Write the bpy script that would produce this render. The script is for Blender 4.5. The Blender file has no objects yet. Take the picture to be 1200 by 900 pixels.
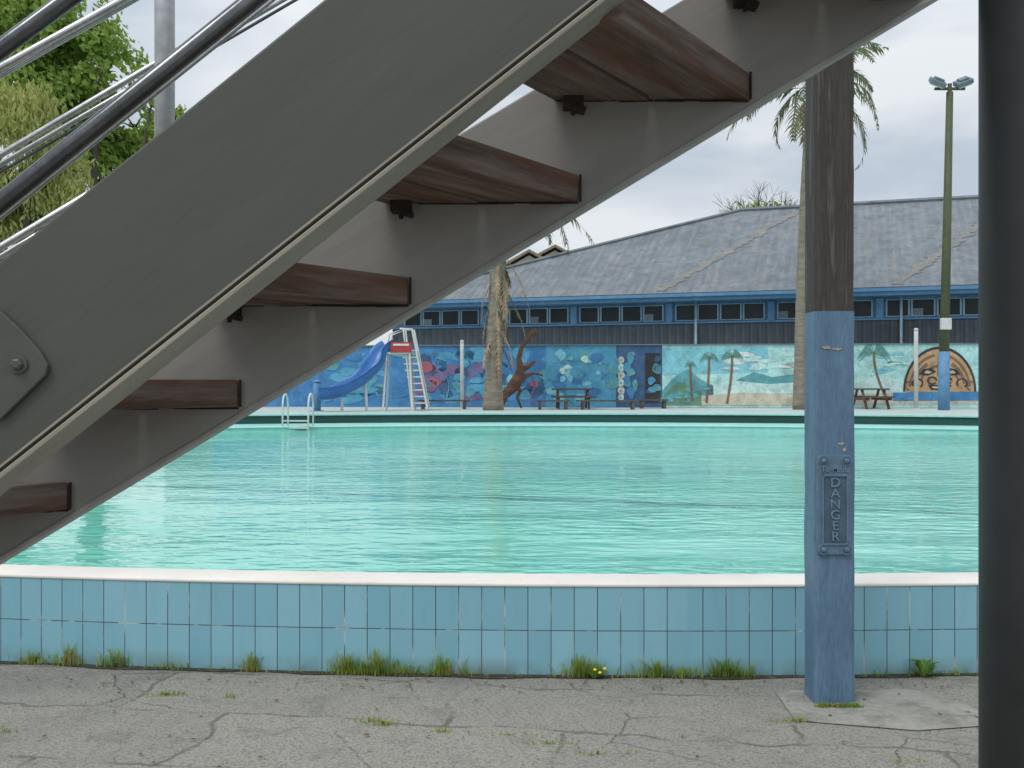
import bpy, math, random
from mathutils import Vector, Matrix, noise
R = random.Random(7)
scene = bpy.context.scene
COL = scene.collection
H = 1.5
def P(px, py, D):
    return Vector(((px-600)/1200*D, D, H-(py-450)/1200*D))

# ---------------------------------------------------------------- materials
def new_mat(name):
    m = bpy.data.materials.new(name); m.use_nodes = True
    nt = m.node_tree; b = nt.nodes['Principled BSDF']
    return m, nt, b
def mixc(nt, fac, a, b, blend='MIX'):
    n = nt.nodes.new('ShaderNodeMix'); n.data_type = 'RGBA'; n.blend_type = blend
    for idx, val in ((0, fac), (6, a), (7, b)):
        if isinstance(val, (int, float)): n.inputs[idx].default_value = val
        elif isinstance(val, tuple): n.inputs[idx].default_value = (val[0], val[1], val[2], 1)
        else: nt.links.new(val, n.inputs[idx])
    return n.outputs[2]
def math_n(nt, op, a, b=None, c=None):
    n = nt.nodes.new('ShaderNodeMath'); n.operation = op
    for i, v in enumerate((a, b, c)):
        if v is None: continue
        if isinstance(v, (int, float)): n.inputs[i].default_value = v
        else: nt.links.new(v, n.inputs[i])
    return n.outputs[0]
def ramp(nt, fac, lo, hi, a=0.0, b=1.0):
    n = nt.nodes.new('ShaderNodeMapRange'); n.clamp = True
    nt.links.new(fac, n.inputs[0])
    n.inputs[1].default_value = lo; n.inputs[2].default_value = hi
    n.inputs[3].default_value = a; n.inputs[4].default_value = b
    return n.outputs[0]
def coords(nt, scale=(1,1,1), rot=(0,0,0), kind='Object'):
    tc = nt.nodes.new('ShaderNodeTexCoord'); src = tc.outputs[kind]
    if any(rot):
        m0 = nt.nodes.new('ShaderNodeMapping'); nt.links.new(src, m0.inputs[0]); m0.inputs['Rotation'].default_value = rot; src = m0.outputs[0]
    mp = nt.nodes.new('ShaderNodeMapping')
    nt.links.new(src, mp.inputs[0]); mp.inputs['Scale'].default_value = scale
    return mp.outputs[0]
def noise_n(nt, vec, scale, detail=4, rough=0.55, dist=0.0):
    n = nt.nodes.new('ShaderNodeTexNoise'); nt.links.new(vec, n.inputs['Vector'])
    n.inputs['Scale'].default_value = scale; n.inputs['Detail'].default_value = detail
    n.inputs['Roughness'].default_value = rough; n.inputs['Distortion'].default_value = dist
    return n.outputs[0]
def bump_n(nt, b, h, strength=0.3, dist=0.01):
    n = nt.nodes.new('ShaderNodeBump'); n.inputs['Strength'].default_value = strength
    n.inputs['Distance'].default_value = dist
    nt.links.new(h, n.inputs['Height']); nt.links.new(n.outputs[0], b.inputs['Normal'])
def mat(name, c1, c2=None, scale=3.0, rough=0.6, metal=0.0, stretch=(1,1,1), rot=(0,0,0),
        bump=0.15, bscale=40, bdist=0.003, c3=None, c3scale=8, c3lo=0.62, c3hi=0.7, spec=0.4, lo=0.35, hi=0.65, fine=1.0):
    m, nt, b = new_mat(name)
    if c2 is None: c2 = tuple(x*0.75 for x in c1)
    v = coords(nt, stretch, rot)
    f = ramp(nt, noise_n(nt, v, scale, 5, 0.6), lo, hi)
    c = mixc(nt, f, c1, c2)
    f2 = ramp(nt, noise_n(nt, v, scale*9, 3), 0.3, 0.7, 1-.15*fine, 1+.12*fine)
    hsv = nt.nodes.new('ShaderNodeHueSaturation'); nt.links.new(c, hsv.inputs['Color']); nt.links.new(f2, hsv.inputs['Value'])
    c = hsv.outputs[0]
    if c3:
        f3 = ramp(nt, noise_n(nt, v, c3scale, 6, 0.65), c3lo, c3hi)
        c = mixc(nt, f3, c, c3)
    nt.links.new(c, b.inputs['Base Color'])
    b.inputs['Roughness'].default_value = rough; b.inputs['Metallic'].default_value = metal
    b.inputs['Specular IOR Level'].default_value = spec
    if bump: bump_n(nt, b, noise_n(nt, v, bscale, 4), bump, bdist)
    return m

A_far = math.atan(0.602); A_near = math.atan(0.8)
M = {}
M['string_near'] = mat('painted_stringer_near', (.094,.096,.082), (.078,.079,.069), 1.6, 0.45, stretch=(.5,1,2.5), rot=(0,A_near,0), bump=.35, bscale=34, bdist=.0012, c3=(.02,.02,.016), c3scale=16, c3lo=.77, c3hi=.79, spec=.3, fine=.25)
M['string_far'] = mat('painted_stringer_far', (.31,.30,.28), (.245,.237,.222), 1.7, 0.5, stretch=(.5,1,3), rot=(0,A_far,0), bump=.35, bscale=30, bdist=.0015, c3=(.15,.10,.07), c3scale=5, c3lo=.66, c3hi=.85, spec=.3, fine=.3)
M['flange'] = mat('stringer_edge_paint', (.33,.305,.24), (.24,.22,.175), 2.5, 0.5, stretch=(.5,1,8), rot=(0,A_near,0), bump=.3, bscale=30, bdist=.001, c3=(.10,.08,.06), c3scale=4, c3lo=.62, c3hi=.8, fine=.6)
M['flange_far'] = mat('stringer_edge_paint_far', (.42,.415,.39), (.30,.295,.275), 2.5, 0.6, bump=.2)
M['tread'] = mat('weathered_brown_timber', (.165,.085,.056), (.075,.046,.034), 1.6, .75, stretch=(16,1.4,16), rot=(0,0,.59), bump=.9, bscale=5, bdist=.004, c3=(.22,.185,.16), c3scale=1.5, c3lo=.44, c3hi=.64)
M['rust'] = mat('rusty_steel', (.045,.03,.022), (.018,.015,.013), 20, .9, bump=.6, bscale=90)
M['steel'] = mat('galvanised_tube', (.66,.68,.68), (.5,.52,.52), 12, .25, .85, bump=.05, bscale=60, bdist=.001)
M['steel_dark'] = mat('dark_steel_tube', (.15,.155,.16), (.10,.105,.11), 10, .2, .85, bump=.03)
M['post_grey'] = mat('pale_painted_post', (.5,.52,.53), (.4,.42,.43), 6, .4, .3, bump=.05)
M['post_dark'] = mat('charcoal_post_paint', (.028,.031,.031), (.020,.023,.023), 2, .5, bump=.35, bscale=9, bdist=.002, c3=(.05,.05,.046), c3scale=9, c3lo=.64, c3hi=.8)
M['timber_old'] = mat('weathered_timber', (.076,.068,.060), (.036,.032,.028), 3, .85, stretch=(8,8,.6), bump=1.0, bscale=14, bdist=.008, c3=(.15,.142,.13), c3scale=3, c3lo=.53, c3hi=.7)
M['pole_blue'] = mat('blue_pole_paint', (.115,.205,.305), (.088,.16,.245), 3, .5, stretch=(3,3,.7), bump=.7, bscale=16, bdist=.003, c3=(.055,.10,.14), c3scale=5, c3lo=.57, c3hi=.75)
M['sign_blue'] = mat('blue_sign_paint', (.12,.205,.295), (.09,.155,.225), 12, .5, bump=.5, bscale=50, c3=(.07,.09,.10), c3scale=16, c3lo=.60, c3hi=.70)
M['sign_dark'] = mat('dark_sign_recess', (.075,.125,.175), (.055,.09,.125), 12, .6, bump=.4, bscale=50)  # darker blue for the letter panel and the rings round the bolts
M['pool_in'] = mat('pool_paint', (.35,.66,.62), (.29,.57,.54), .8, .6, c3=(.2,.36,.32), c3scale=3, c3lo=.62, c3hi=.8)
M['deck_green'] = mat('dark_green_step', (.022,.085,.07), (.014,.055,.047), 1, .7, stretch=(.4,.4,4))
M['deck'] = mat('pale_deck', (.48,.57,.54), (.40,.48,.45), .7, .8)
M['grass'] = mat('grass_ground', (.06,.10,.025), (.10,.11,.04), .3, .95)
M['soil'] = mat('dark_soil', (.055,.05,.035), (.035,.035,.02), 14, .95, bump=.9, bscale=60, bdist=.01, c3=(.12,.11,.085), c3scale=20, c3lo=.55, c3hi=.65)
M['white'] = mat('white_paint', (.70,.70,.67), (.58,.58,.56), 3, .5, bump=.05)
M['slide'] = mat('blue_fibreglass', (.05,.19,.50), (.04,.155,.42), 2, .3, bump=.03)
M['red'] = mat('red_paint', (.45,.05,.05), (.35,.04,.04), 3, .5, bump=.05)
M['bldg_blue'] = mat('building_blue_paint', (.13,.29,.48), (.10,.235,.40), .6, .6, bump=.05)
M['bldg_light'] = mat('pale_blue_trim', (.36,.50,.60), (.28,.41,.51), .6, .6, bump=.05)
M['glass'] = mat('dark_glazing', (.014,.02,.023), (.03,.042,.046), .8, .3, bump=.0, spec=.25)
M['tan'] = mat('lichen_flashing', (.26,.245,.205), (.20,.20,.19), 1.2, .85, c3=(.17,.185,.195), c3scale=1.8, c3lo=.44, c3hi=.62)
M['housewall'] = mat('cream_weatherboard', (.6,.56,.44), (.5,.46,.36), 1, .7)
M['houseroof'] = mat('tan_roof', (.30,.25,.18), (.24,.2,.15), 1, .8)
M['brown'] = mat('brown_stain', (.16,.095,.065), (.09,.05,.038), 3, .8, c3=(.24,.11,.07), c3scale=3, c3lo=.55, c3hi=.65)
M['bench'] = mat('grey_bench_timber', (.12,.11,.10), (.07,.065,.06), 3, .8)
M['olive'] = mat('olive_pole_paint', (.10,.11,.055), (.075,.085,.045), 1.2, .6, bump=.05)
M['palmbark'] = mat('palm_bark', (.29,.255,.20), (.19,.165,.13), 3, .9, stretch=(1,1,3), bump=.8, bscale=5, bdist=.03)
M['bark'] = mat('tree_bark', (.10,.085,.065), (.06,.05,.04), 4, .9, bump=.7, bscale=20, bdist=.02)
M['deadfrond'] = mat('dead_fronds', (.42,.32,.22), (.22,.155,.10), 2, .9, bump=0)
M['concrete'] = mat('pale_concrete', (.30,.29,.255), (.24,.235,.205), 3, .9, bump=.6, bscale=120, bdist=.004, c3=(.16,.155,.135), c3scale=6, c3lo=.5, c3hi=.72)
M['wallgrey'] = mat('rendered_wall', (.2,.25,.28), (.15,.2,.23), 1, .8)
m, nt, b = new_mat('coping_paint'); M['cream'] = m
ob = coords(nt); sx = nt.nodes.new('ShaderNodeSeparateXYZ'); nt.links.new(ob, sx.inputs[0])
c = mixc(nt, ramp(nt, noise_n(nt, ob, 1.6, 5), .35, .7), (.78,.73,.67), (.67,.62,.56))
c = mixc(nt, math_n(nt,'MULTIPLY', ramp(nt, noise_n(nt, coords(nt,(1,3,3)), 7, 6, .7), .60, .75), .7), c, (.36,.30,.26))
c = mixc(nt, ramp(nt, sx.outputs[1], 11, 13), c, (.35,.66,.62))
nt.links.new(c, b.inputs['Base Color']); b.inputs['Roughness'].default_value = .6
bump_n(nt, b, noise_n(nt, ob, 30, 3), .25, .002)

def leafmat(name, a, b, c, sc=.6):
    m, nt, bs = new_mat(name)
    v = coords(nt)
    f = ramp(nt, noise_n(nt, v, sc, 2), .38, .62)
    col = mixc(nt, f, a, b)
    f2 = ramp(nt, noise_n(nt, v, 9, 1), .45, .7)
    col = mixc(nt, f2, col, c)
    nt.links.new(col, bs.inputs['Base Color']); bs.inputs['Roughness'].default_value = .6
    bs.inputs['Specular IOR Level'].default_value = .25
    tr = nt.nodes.new('ShaderNodeBsdfTranslucent'); nt.links.new(col, tr.inputs[0])
    mx = nt.nodes.new('ShaderNodeMixShader'); mx.inputs[0].default_value = .45
    nt.links.new(bs.outputs[0], mx.inputs[1]); nt.links.new(tr.outputs[0], mx.inputs[2])
    nt.links.new(mx.outputs[0], nt.nodes['Material Output'].inputs[0])
    return m
M['leaf_dark'] = leafmat('broadleaf_green', (.16,.27,.045), (.28,.40,.07), (.40,.50,.13))
M['leaf_yellow'] = leafmat('yellow_green_leaves', (.40,.42,.13), (.29,.34,.09), (.52,.50,.21))
M['palmleaf'] = leafmat('palm_leaf', (.10,.14,.055), (.14,.18,.07), (.24,.24,.13))
M['weed'] = leafmat('weed_blades', (.20,.34,.045), (.34,.42,.08), (.44,.42,.16), 8)
M['leaf_fresh'] = leafmat('fresh_weed_leaf', (.11,.24,.035), (.17,.31,.045), (.24,.36,.07), 8)
M['petal'] = mat('yellow_petal', (.75,.55,.03), (.65,.45,.02), 30, .6)

# tile wall
m, nt, b = new_mat('blue_glazed_tiles'); M['tiles'] = m
uv = coords(nt, kind='UV')
def bricks(ms, sm):
    br = nt.nodes.new('ShaderNodeTexBrick'); nt.links.new(uv, br.inputs['Vector']); br.offset = 0; br.squash = 1
    br.inputs['Scale'].default_value = 1; br.inputs['Brick Width'].default_value = .119; br.inputs['Row Height'].default_value = .229
    br.inputs['Mortar Size'].default_value = ms; br.inputs['Mortar Smooth'].default_value = sm
    return br
br = bricks(.0024,.15)
br.inputs['Color1'].default_value = (.20,.43,.52,1); br.inputs['Color2'].default_value = (.245,.485,.57,1)
br.inputs['Mortar'].default_value = (.07,.07,.06,1)
ob = coords(nt)
st = ramp(nt, noise_n(nt, coords(nt,(6,6,1.2)), 2.5, 5), .5, .75, 0, .25)
c = mixc(nt, st, br.outputs[0], (.15,.33,.40))
lm = ramp(nt, noise_n(nt, coords(nt,(5,5,2)), 1.6, 4), .54, .64)
wid = bricks(.005,.6)
c = mixc(nt, math_n(nt,'MULTIPLY', math_n(nt,'MULTIPLY', wid.outputs[1], lm), .7), c, (.60,.66,.64))
sepz = nt.nodes.new('ShaderNodeSeparateXYZ'); nt.links.new(ob, sepz.inputs[0])
dirt = math_n(nt,'MULTIPLY', ramp(nt, sepz.outputs[2], 0, .10, 1, 0), ramp(nt, noise_n(nt, ob, 6, 5), .38, .65))
c = mixc(nt, math_n(nt,'MULTIPLY',dirt,.7), c, (.13,.15,.11))
spk = ramp(nt, noise_n(nt, ob, 38, 5, .7), .68, .74)
c = mixc(nt, math_n(nt,'MULTIPLY',spk,.4), c, (.09,.13,.13))
nt.links.new(c, b.inputs['Base Color']); b.inputs['Roughness'].default_value = .4
hh = math_n(nt,'ADD', math_n(nt,'MULTIPLY', br.outputs[1], -1.0), math_n(nt,'MULTIPLY', noise_n(nt, ob, 14, 2), .35))
bump_n(nt, b, hh, .5, .004)

# water
m, nt, b = new_mat('pool_water'); M['water'] = m
ob = coords(nt)
f = ramp(nt, noise_n(nt, coords(nt,(.12,.3,1)), 1.2, 4), .35, .65)
c = mixc(nt, f, (.20,.65,.53), (.33,.75,.66))
sx = nt.nodes.new('ShaderNodeSeparateXYZ'); nt.links.new(ob, sx.inputs[0])
edge = ramp(nt, sx.outputs[0], -6, 2.0, 1, 0)
c = mixc(nt, math_n(nt,'MULTIPLY',edge,.65), c, (.09,.60,.42))
wob = math_n(nt,'MULTIPLY', math_n(nt,'SUBTRACT', noise_n(nt, coords(nt,(1,1,1)), 1.3, 2), .5), .5)
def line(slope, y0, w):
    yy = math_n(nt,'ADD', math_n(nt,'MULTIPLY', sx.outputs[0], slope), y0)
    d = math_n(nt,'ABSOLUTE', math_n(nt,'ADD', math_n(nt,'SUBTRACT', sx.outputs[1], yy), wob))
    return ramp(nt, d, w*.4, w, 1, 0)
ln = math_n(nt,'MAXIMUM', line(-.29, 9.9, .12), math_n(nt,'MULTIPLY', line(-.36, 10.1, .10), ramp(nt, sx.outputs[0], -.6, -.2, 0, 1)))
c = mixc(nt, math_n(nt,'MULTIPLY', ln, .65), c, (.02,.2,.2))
nt.links.new(c, b.inputs['Base Color']); b.inputs['Roughness'].default_value = .05; b.inputs['IOR'].default_value = 1.5
w1 = noise_n(nt, coords(nt,(1.0,2.3,1),(0,0,.06)), 3.6, 2, .45, .3)
w2 = noise_n(nt, coords(nt,(.5,1.0,1),(0,0,-.1)), 1.0, 2, .4)
gust = ramp(nt, noise_n(nt, coords(nt,(.12,.3,1)), 1.0, 2), .36, .60, .15, 1.0)
gust = math_n(nt,'MULTIPLY', gust, ramp(nt, sx.outputs[0], -4, 1.5, .55, 1.25))
w = math_n(nt,'ADD', math_n(nt,'MULTIPLY', math_n(nt,'MULTIPLY', w1, .62), gust), math_n(nt,'MULTIPLY', w2, .6))
bump_n(nt, b, w, .75, .085)

# asphalt / concrete yard
m, nt, b = new_mat('worn_asphalt'); M['asphalt'] = m
ob = coords(nt)
wv = nt.nodes.new('ShaderNodeTexNoise'); nt.links.new(ob, wv.inputs['Vector']); wv.inputs['Scale'].default_value = 1.9; wv.inputs['Detail'].default_value = 7; wv.inputs['Roughness'].default_value = .6
ds = nt.nodes.new('ShaderNodeVectorMath'); ds.operation = 'MULTIPLY_ADD'
nt.links.new(wv.outputs[1], ds.inputs[0]); ds.inputs[1].default_value = (.26,.26,0); nt.links.new(ob, ds.inputs[2])
mpp = nt.nodes.new('ShaderNodeMapping'); nt.links.new(ds.outputs[0], mpp.inputs[0])
mpp.inputs['Rotation'].default_value = (0,0,.16); mpp.inputs['Location'].default_value = (.35,.42,0)
s1 = nt.nodes.new('ShaderNodeTexBrick'); nt.links.new(mpp.outputs[0], s1.inputs['Vector'])
s1.offset = .37; s1.inputs['Scale'].default_value = 1; s1.inputs['Brick Width'].default_value = 1.55; s1.inputs['Row Height'].default_value = .62
s1.inputs['Mortar Size'].default_value = .016; s1.inputs['Mortar Smooth'].default_value = .8
s1.inputs['Color1'].default_value = (.29,.275,.235,1); s1.inputs['Color2'].default_value = (.155,.152,.138,1); s1.inputs['Mortar'].default_value = (.20,.193,.168,1)
c = s1.outputs[0]
big = ramp(nt, noise_n(nt, ob, 1.5, 7, .7), .38, .62)
c = mixc(nt, math_n(nt,'MULTIPLY',big,.6), c, (.31,.295,.25))
sp = ramp(nt, noise_n(nt, ob, 130, 3, .7), .38, .72)
c = mixc(nt, math_n(nt,'MULTIPLY', sp, .5), c, (.42,.40,.345))
sp2 = ramp(nt, noise_n(nt, coords(nt,(1,1,1),(.3,.2,.5)), 80, 4, .7), .46, .68)
c = mixc(nt, math_n(nt,'MULTIPLY', sp2, .75), c, (.055,.052,.046))
vo = nt.nodes.new('ShaderNodeTexVoronoi'); vo.feature='DISTANCE_TO_EDGE'; vo.voronoi_dimensions='2D'; nt.links.new(ds.outputs[0], vo.inputs['Vector']); vo.inputs['Scale'].default_value=1.1
cr1 = math_n(nt,'MULTIPLY', ramp(nt, vo.outputs[0], .001, .007, 1, 0), ramp(nt, noise_n(nt, ob, 1.3, 3), .48, .58))
cr = math_n(nt,'MAXIMUM', math_n(nt,'MULTIPLY', s1.outputs[1], ramp(nt, noise_n(nt, ob, 3.0, 5, .7), .46, .56)), cr1)
c = mixc(nt, math_n(nt,'MULTIPLY', cr, .6), c, (.07,.075,.045))
st = ramp(nt, noise_n(nt, ob, 4.0, 7, .72), .54, .68)
c = mixc(nt, math_n(nt,'MULTIPLY', st, .5), c, (.10,.097,.08))
nt.links.new(c, b.inputs['Base Color']); b.inputs['Roughness'].default_value = .9
hh = math_n(nt,'ADD', math_n(nt,'MULTIPLY', noise_n(nt, ob, 90, 4, .7), .7), math_n(nt,'MULTIPLY', cr, -.6))
hh = math_n(nt,'ADD', hh, math_n(nt,'MULTIPLY', noise_n(nt, ob, 9, 4, .6), 1.2))
bump_n(nt, b, hh, 1.0, .010)

def corr(name, c1, c2, c3, pitch, strength, rough=.7, dk=.15):
    m, nt, b = new_mat(name)
    uv = coords(nt, kind='UV')
    wv = nt.nodes.new('ShaderNodeTexWave'); wv.wave_type='BANDS'; wv.bands_direction='X'
    nt.links.new(uv, wv.inputs['Vector']); wv.inputs['Scale'].default_value = 0.314/pitch
    ob = coords(nt)
    f = ramp(nt, noise_n(nt, ob, .35, 6, .75), .4, .6)
    c = mixc(nt, f, c1, c2)
    f = ramp(nt, noise_n(nt, coords(nt,(2.2,.35,1),kind='UV'), 1.2, 6, .75), .46, .66)
    c = mixc(nt, math_n(nt,'MULTIPLY',f,.65), c, c3)
    f = ramp(nt, noise_n(nt, ob, 1.8, 7, .8), .45, .62)
    c = mixc(nt, math_n(nt,'MULTIPLY',f,.55), c, tuple(x*.5 for x in c1))
    f = ramp(nt, noise_n(nt, coords(nt,(3,.5,1),kind='UV'), .8, 5, .7), .56, .68)
    c = mixc(nt, math_n(nt,'MULTIPLY',f,.45), c, tuple(x*y for x,y in zip(c3,(.95,.85,.65))))
    c = mixc(nt, math_n(nt,'MULTIPLY',wv.outputs[1],dk), c, tuple(x*.45 for x in c1))
    nt.links.new(c, b.inputs['Base Color']); b.inputs['Roughness'].default_value = rough
    bump_n(nt, b, wv.outputs[1], strength, pitch*.3)
    return m
M['roof'] = corr('corrugated_roof', (.15,.175,.20), (.20,.23,.255), (.29,.30,.295), .30, .3)
M['clad'] = corr('slate_grey_cladding', (.085,.105,.130), (.075,.094,.118), (.10,.12,.145), .30, .8, .6, .4)

# ---------------------------------------------------------------- mesh builder
class MB:
    def __init__(s): s.v=[]; s.f=[]; s.m=[]
    def add(s, vs, fs, mi=0):
        o=len(s.v); s.v += [Vector(a) for a in vs]
        for f in fs: s.f.append([i+o for i in f]); s.m.append(mi)
    def box(s, c, d, mi=0, rot=None):
        x,y,z=[a/2 for a in d]
        vs=[Vector(q) for q in ((-x,-y,-z),(x,-y,-z),(x,y,-z),(-x,y,-z),(-x,-y,z),(x,-y,z),(x,y,z),(-x,y,z))]
        if rot is not None: vs=[rot@q for q in vs]
        s.add([q+Vector(c) for q in vs], [(0,3,2,1),(4,5,6,7),(0,1,5,4),(1,2,6,5),(2,3,7,6),(3,0,4,7)], mi)
    def prism(s, pts, off, mi=0):
        n=len(pts); off=Vector(off)
        vs=[Vector(p) for p in pts]+[Vector(p)+off for p in pts]
        fs=[tuple(range(n)), tuple(range(2*n-1,n-1,-1))]+[(i,i+n,(i+1)%n+n,(i+1)%n) for i in range(n)]
        s.add(vs, fs, mi)
    def tube(s, pts, r, seg=10, mi=0, cap=True):
        pts=[Vector(p) for p in pts]; n=len(pts)
        rs = r if isinstance(r,(list,tuple)) else [r]*n
        vs=[]; prev=None
        for i,p in enumerate(pts):
            t=(pts[min(i+1,n-1)]-pts[max(i-1,0)]).normalized()
            if prev is None:
                a=Vector((0,0,1)) if abs(t.z)<.9 else Vector((1,0,0))
                u=t.cross(a).normalized()
            else:
                u=(prev-t*prev.dot(t)).normalized()
            prev=u; w=t.cross(u)
            for k in range(seg):
                an=2*math.pi*k/seg
                vs.append(p+(u*math.cos(an)+w*math.sin(an))*rs[i])
        fs=[]
        for i in range(n-1):
            for k in range(seg):
                a=i*seg+k; b_=i*seg+(k+1)%seg
                fs.append((a,b_,b_+seg,a+seg))
        if cap: fs += [tuple(range(seg-1,-1,-1)), tuple(range((n-1)*seg,n*seg))]
        s.add(vs,fs,mi)
    def build(s, name, mats, parent=None, smooth=False, bevel=0, label=None):
        me=bpy.data.meshes.new(name); me.from_pydata([tuple(v) for v in s.v],[],s.f)
        for q in (mats if isinstance(mats,(list,tuple)) else [mats]): me.materials.append(M[q] if isinstance(q,str) else q)
        me.polygons.foreach_set('material_index', s.m)
        if smooth: me.polygons.foreach_set('use_smooth',[True]*len(s.f))
        me.update()
        o=bpy.data.objects.new(name, me); COL.objects.link(o)
        if bevel:
            bm=o.modifiers.new('bevel','BEVEL'); bm.width=bevel; bm.segments=2; bm.limit_method='ANGLE'
        if parent:
            o.parent=parent; o.matrix_parent_inverse=Matrix.Translation(-parent.location)
        if label: o['label']=label
        return o
def tag(o, label, cat, group=None):
    o['label']=label; o['category']=cat
    if group: o['group']=group
    return o
def thing(name, loc, label, cat, group=None):
    e=bpy.data.objects.new(name,None); e.location=Vector(loc); e.empty_display_size=.2; COL.objects.link(e)
    return tag(e,label,cat,group)
def structure(o): o['kind']='structure'; return o

# ---------------------------------------------------------------- ground & pool
g=MB(); g.add([(-500,-60,0),(500,-60,0),(500,16,0),(-500,16,0)],[(0,1,2,3)])
g.add([(-500,16,0),(500,16,0),(500,900,0),(-500,900,0)],[(0,1,2,3)],1)
structure(g.build('ground',['asphalt','grass']))
CX,CY,EA,EB=0.9,15.5,15.8,10.25
def ell(t,da=0): return ((EA+da)*math.cos(t)+CX,(EB+da)*math.sin(t)+CY)
NS=520
pool=thing('swimming_pool',(CX,CY,0),'large turquoise outdoor pool with blue tiled outer wall and pale coping','swimming pool')
wall=MB(); us=[]
arc=0; pr=None
for i in range(NS+1):
    t=-math.pi/2+2*math.pi*i/NS; x,y=ell(t)
    if pr: arc+=math.hypot(x-pr[0],y-pr[1])
    pr=(x,y); us.append(arc)
    wall.v += [Vector((x,y,-.02)),Vector((x,y,.462))]
for i in range(NS): wall.f.append([2*i,2*i+2,2*i+3,2*i+1]); wall.m.append(0)
wo=wall.build('outer_wall','tiles',pool,smooth=True)
uvl=wo.data.uv_layers.new(name='UVMap')
for p in wo.data.polygons:
    for li in p.loop_indices:
        vi=wo.data.loops[li].vertex_index
        uvl.data[li].uv=(us[vi//2]+.04, wo.data.vertices[vi].co.z-.004)
def ring(prof, mats, name, parent):
    b_=MB(); n=len(prof)
    for i in range(NS):
        t=-math.pi/2+2*math.pi*i/NS
        for (d,z) in prof:
            x,y=ell(t,d); b_.v.append(Vector((x,y,z+.014)))
    for i in range(NS):
        j=(i+1)%NS
        for k in range(n-1):
            b_.f.append([i*n+k,j*n+k,j*n+k+1,i*n+k+1]); b_.m.append(0)
    return b_.build(name,mats,parent,smooth=True)
ring([(-.02,.444),(.004,.4445),(.006,.447),(.006,.455),(.002,.461),(-.01,.463),(-.26,.463),(-.275,.459),(-.28,.450),(-.28,.43),(-.25,.43)],'cream','coping',pool)
ring([(-.26,.435),(-.26,.2)],'pool_in','inner_wall',pool)
wt=MB(); n=200
vs=[(ell(2*math.pi*i/n,-.259)[0],ell(2*math.pi*i/n,-.259)[1],.39) for i in range(n)]
wt.add(vs,[tuple(range(n))])
water=wt.build('water','water'); structure(water)
so_=MB(); n_=400
for i in range(n_+1):
    t=math.radians(-125+70*i/n_)
    x,y=ell(t,.0); x2,y2=ell(t,.02+.05*max(0,noise.noise(Vector((i*.12,0,0)))+.4)+R.uniform(0,.008))
    so_.v+=[Vector((x,y,.006)),Vector((x2,y2,.004))]
for i in range(n_): so_.f.append([2*i,2*i+1,2*i+3,2*i+2]); so_.m.append(0)
structure(so_.build('soil_strip','soil'))

dk=MB(); pts=[]
for i in range(121):
    t=math.radians(18+144*i/120)
    pts.append(((EA+1.1)*math.cos(t)+CX,(EB+1.0)*math.sin(t)+CY,.72))
pts2=[(70,pts[0][1],.72)]+pts+[(-70,pts[-1][1],.72),(-70,60,.72),(70,60,.72)]
dk.add(pts2,[tuple(range(len(pts2)))])
line_=[(70,pts[0][1],.72)]+pts+[(-70,pts[-1][1],.72)]
for a,b_ in zip(line_,line_[1:]):
    dk.add([a,b_,(b_[0],b_[1],0),(a[0],a[1],0)],[(0,1,2,3)],1)
structure(dk.build('pool_deck',['deck','deck_green']))
ns_=MB(); 
for i in range(121):
    t=math.radians(18+144*i/120); 
    for da,z in ((1.06,.70),(1.06,.735),(1.4,.735)):
        ns_.v.append(Vector(((EA+da)*math.cos(t)+CX,(EB+da-.1)*math.sin(t)+CY,z)))
for i in range(120):
    for k in range(2): ns_.f.append([3*i+k,3*i+k+1,3*i+k+4,3*i+k+3]); ns_.m.append(0)
structure(ns_.build('deck_edging','pool_in'))
ap=MB(); n_=120
for i in range(n_+1):
    t=math.radians(15+150*i/n_)
    x,y=ell(t,.0); x2,y2=ell(t,1.3)
    ap.v+=[Vector((x,y,.468)),Vector((x2,y2,.51))]
for i in range(n_): ap.f.append([2*i,2*i+1,2*i+3,2*i+2]); ap.m.append(0)
structure(ap.build('pool_apron','pool_in'))

sl=MB()
sl.add([(1.26,4.55,.005),(1.28,5.0,.005),(1.95,5.02,.005),(2.12,4.78,.005),(2.16,4.5,.005),(1.75,4.42,.005)],[(0,1,2,3,4,5)])
structure(sl.build('concrete_slab','concrete'))
s2=MB(); s2.add([(2.10,4.505,.009),(2.3,4.505,.009),(2.3,4.62,.009),(2.08,4.62,.009)],[(0,1,2,3)])
s2.add([(2.14,4.3,.009),(2.9,4.25,.009),(2.9,4.5,.009),(2.12,4.5,.009)],[(0,1,2,3)])
structure(s2.build('concrete_patch','concrete'))

# ---------------------------------------------------------------- weeds
wd=MB()
def tuft(x,y,n,h,spread,z=0):
    for _ in range(n):
        a=R.uniform(0,6.28); r=abs(R.gauss(0,spread)); bx=x+math.cos(a)*r*1.6; by=y+math.sin(a)*r*.25
        hh=h*R.uniform(.35,1.1)*math.exp(-(r/spread)**2*.18); la=R.uniform(0,6.28); ln_=hh*R.uniform(.1,.8); w=R.uniform(.0016,.0042)
        d=Vector((math.cos(la),math.sin(la),0)); s_=Vector((-d.y,d.x,0))*w
        b0=Vector((bx,by,z)); m1=b0+d*ln_*.35+Vector((0,0,hh*.6)); e=b0+d*ln_+Vector((0,0,hh*R.uniform(.7,1)))
        wd.add([b0-s_,b0+s_,m1+s_*.8,m1-s_*.8,e],[(0,1,2,3),(3,2,4)])
def wall_y(x):
    return CY-EB*math.sqrt(1-((x-CX)/EA)**2)
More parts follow.
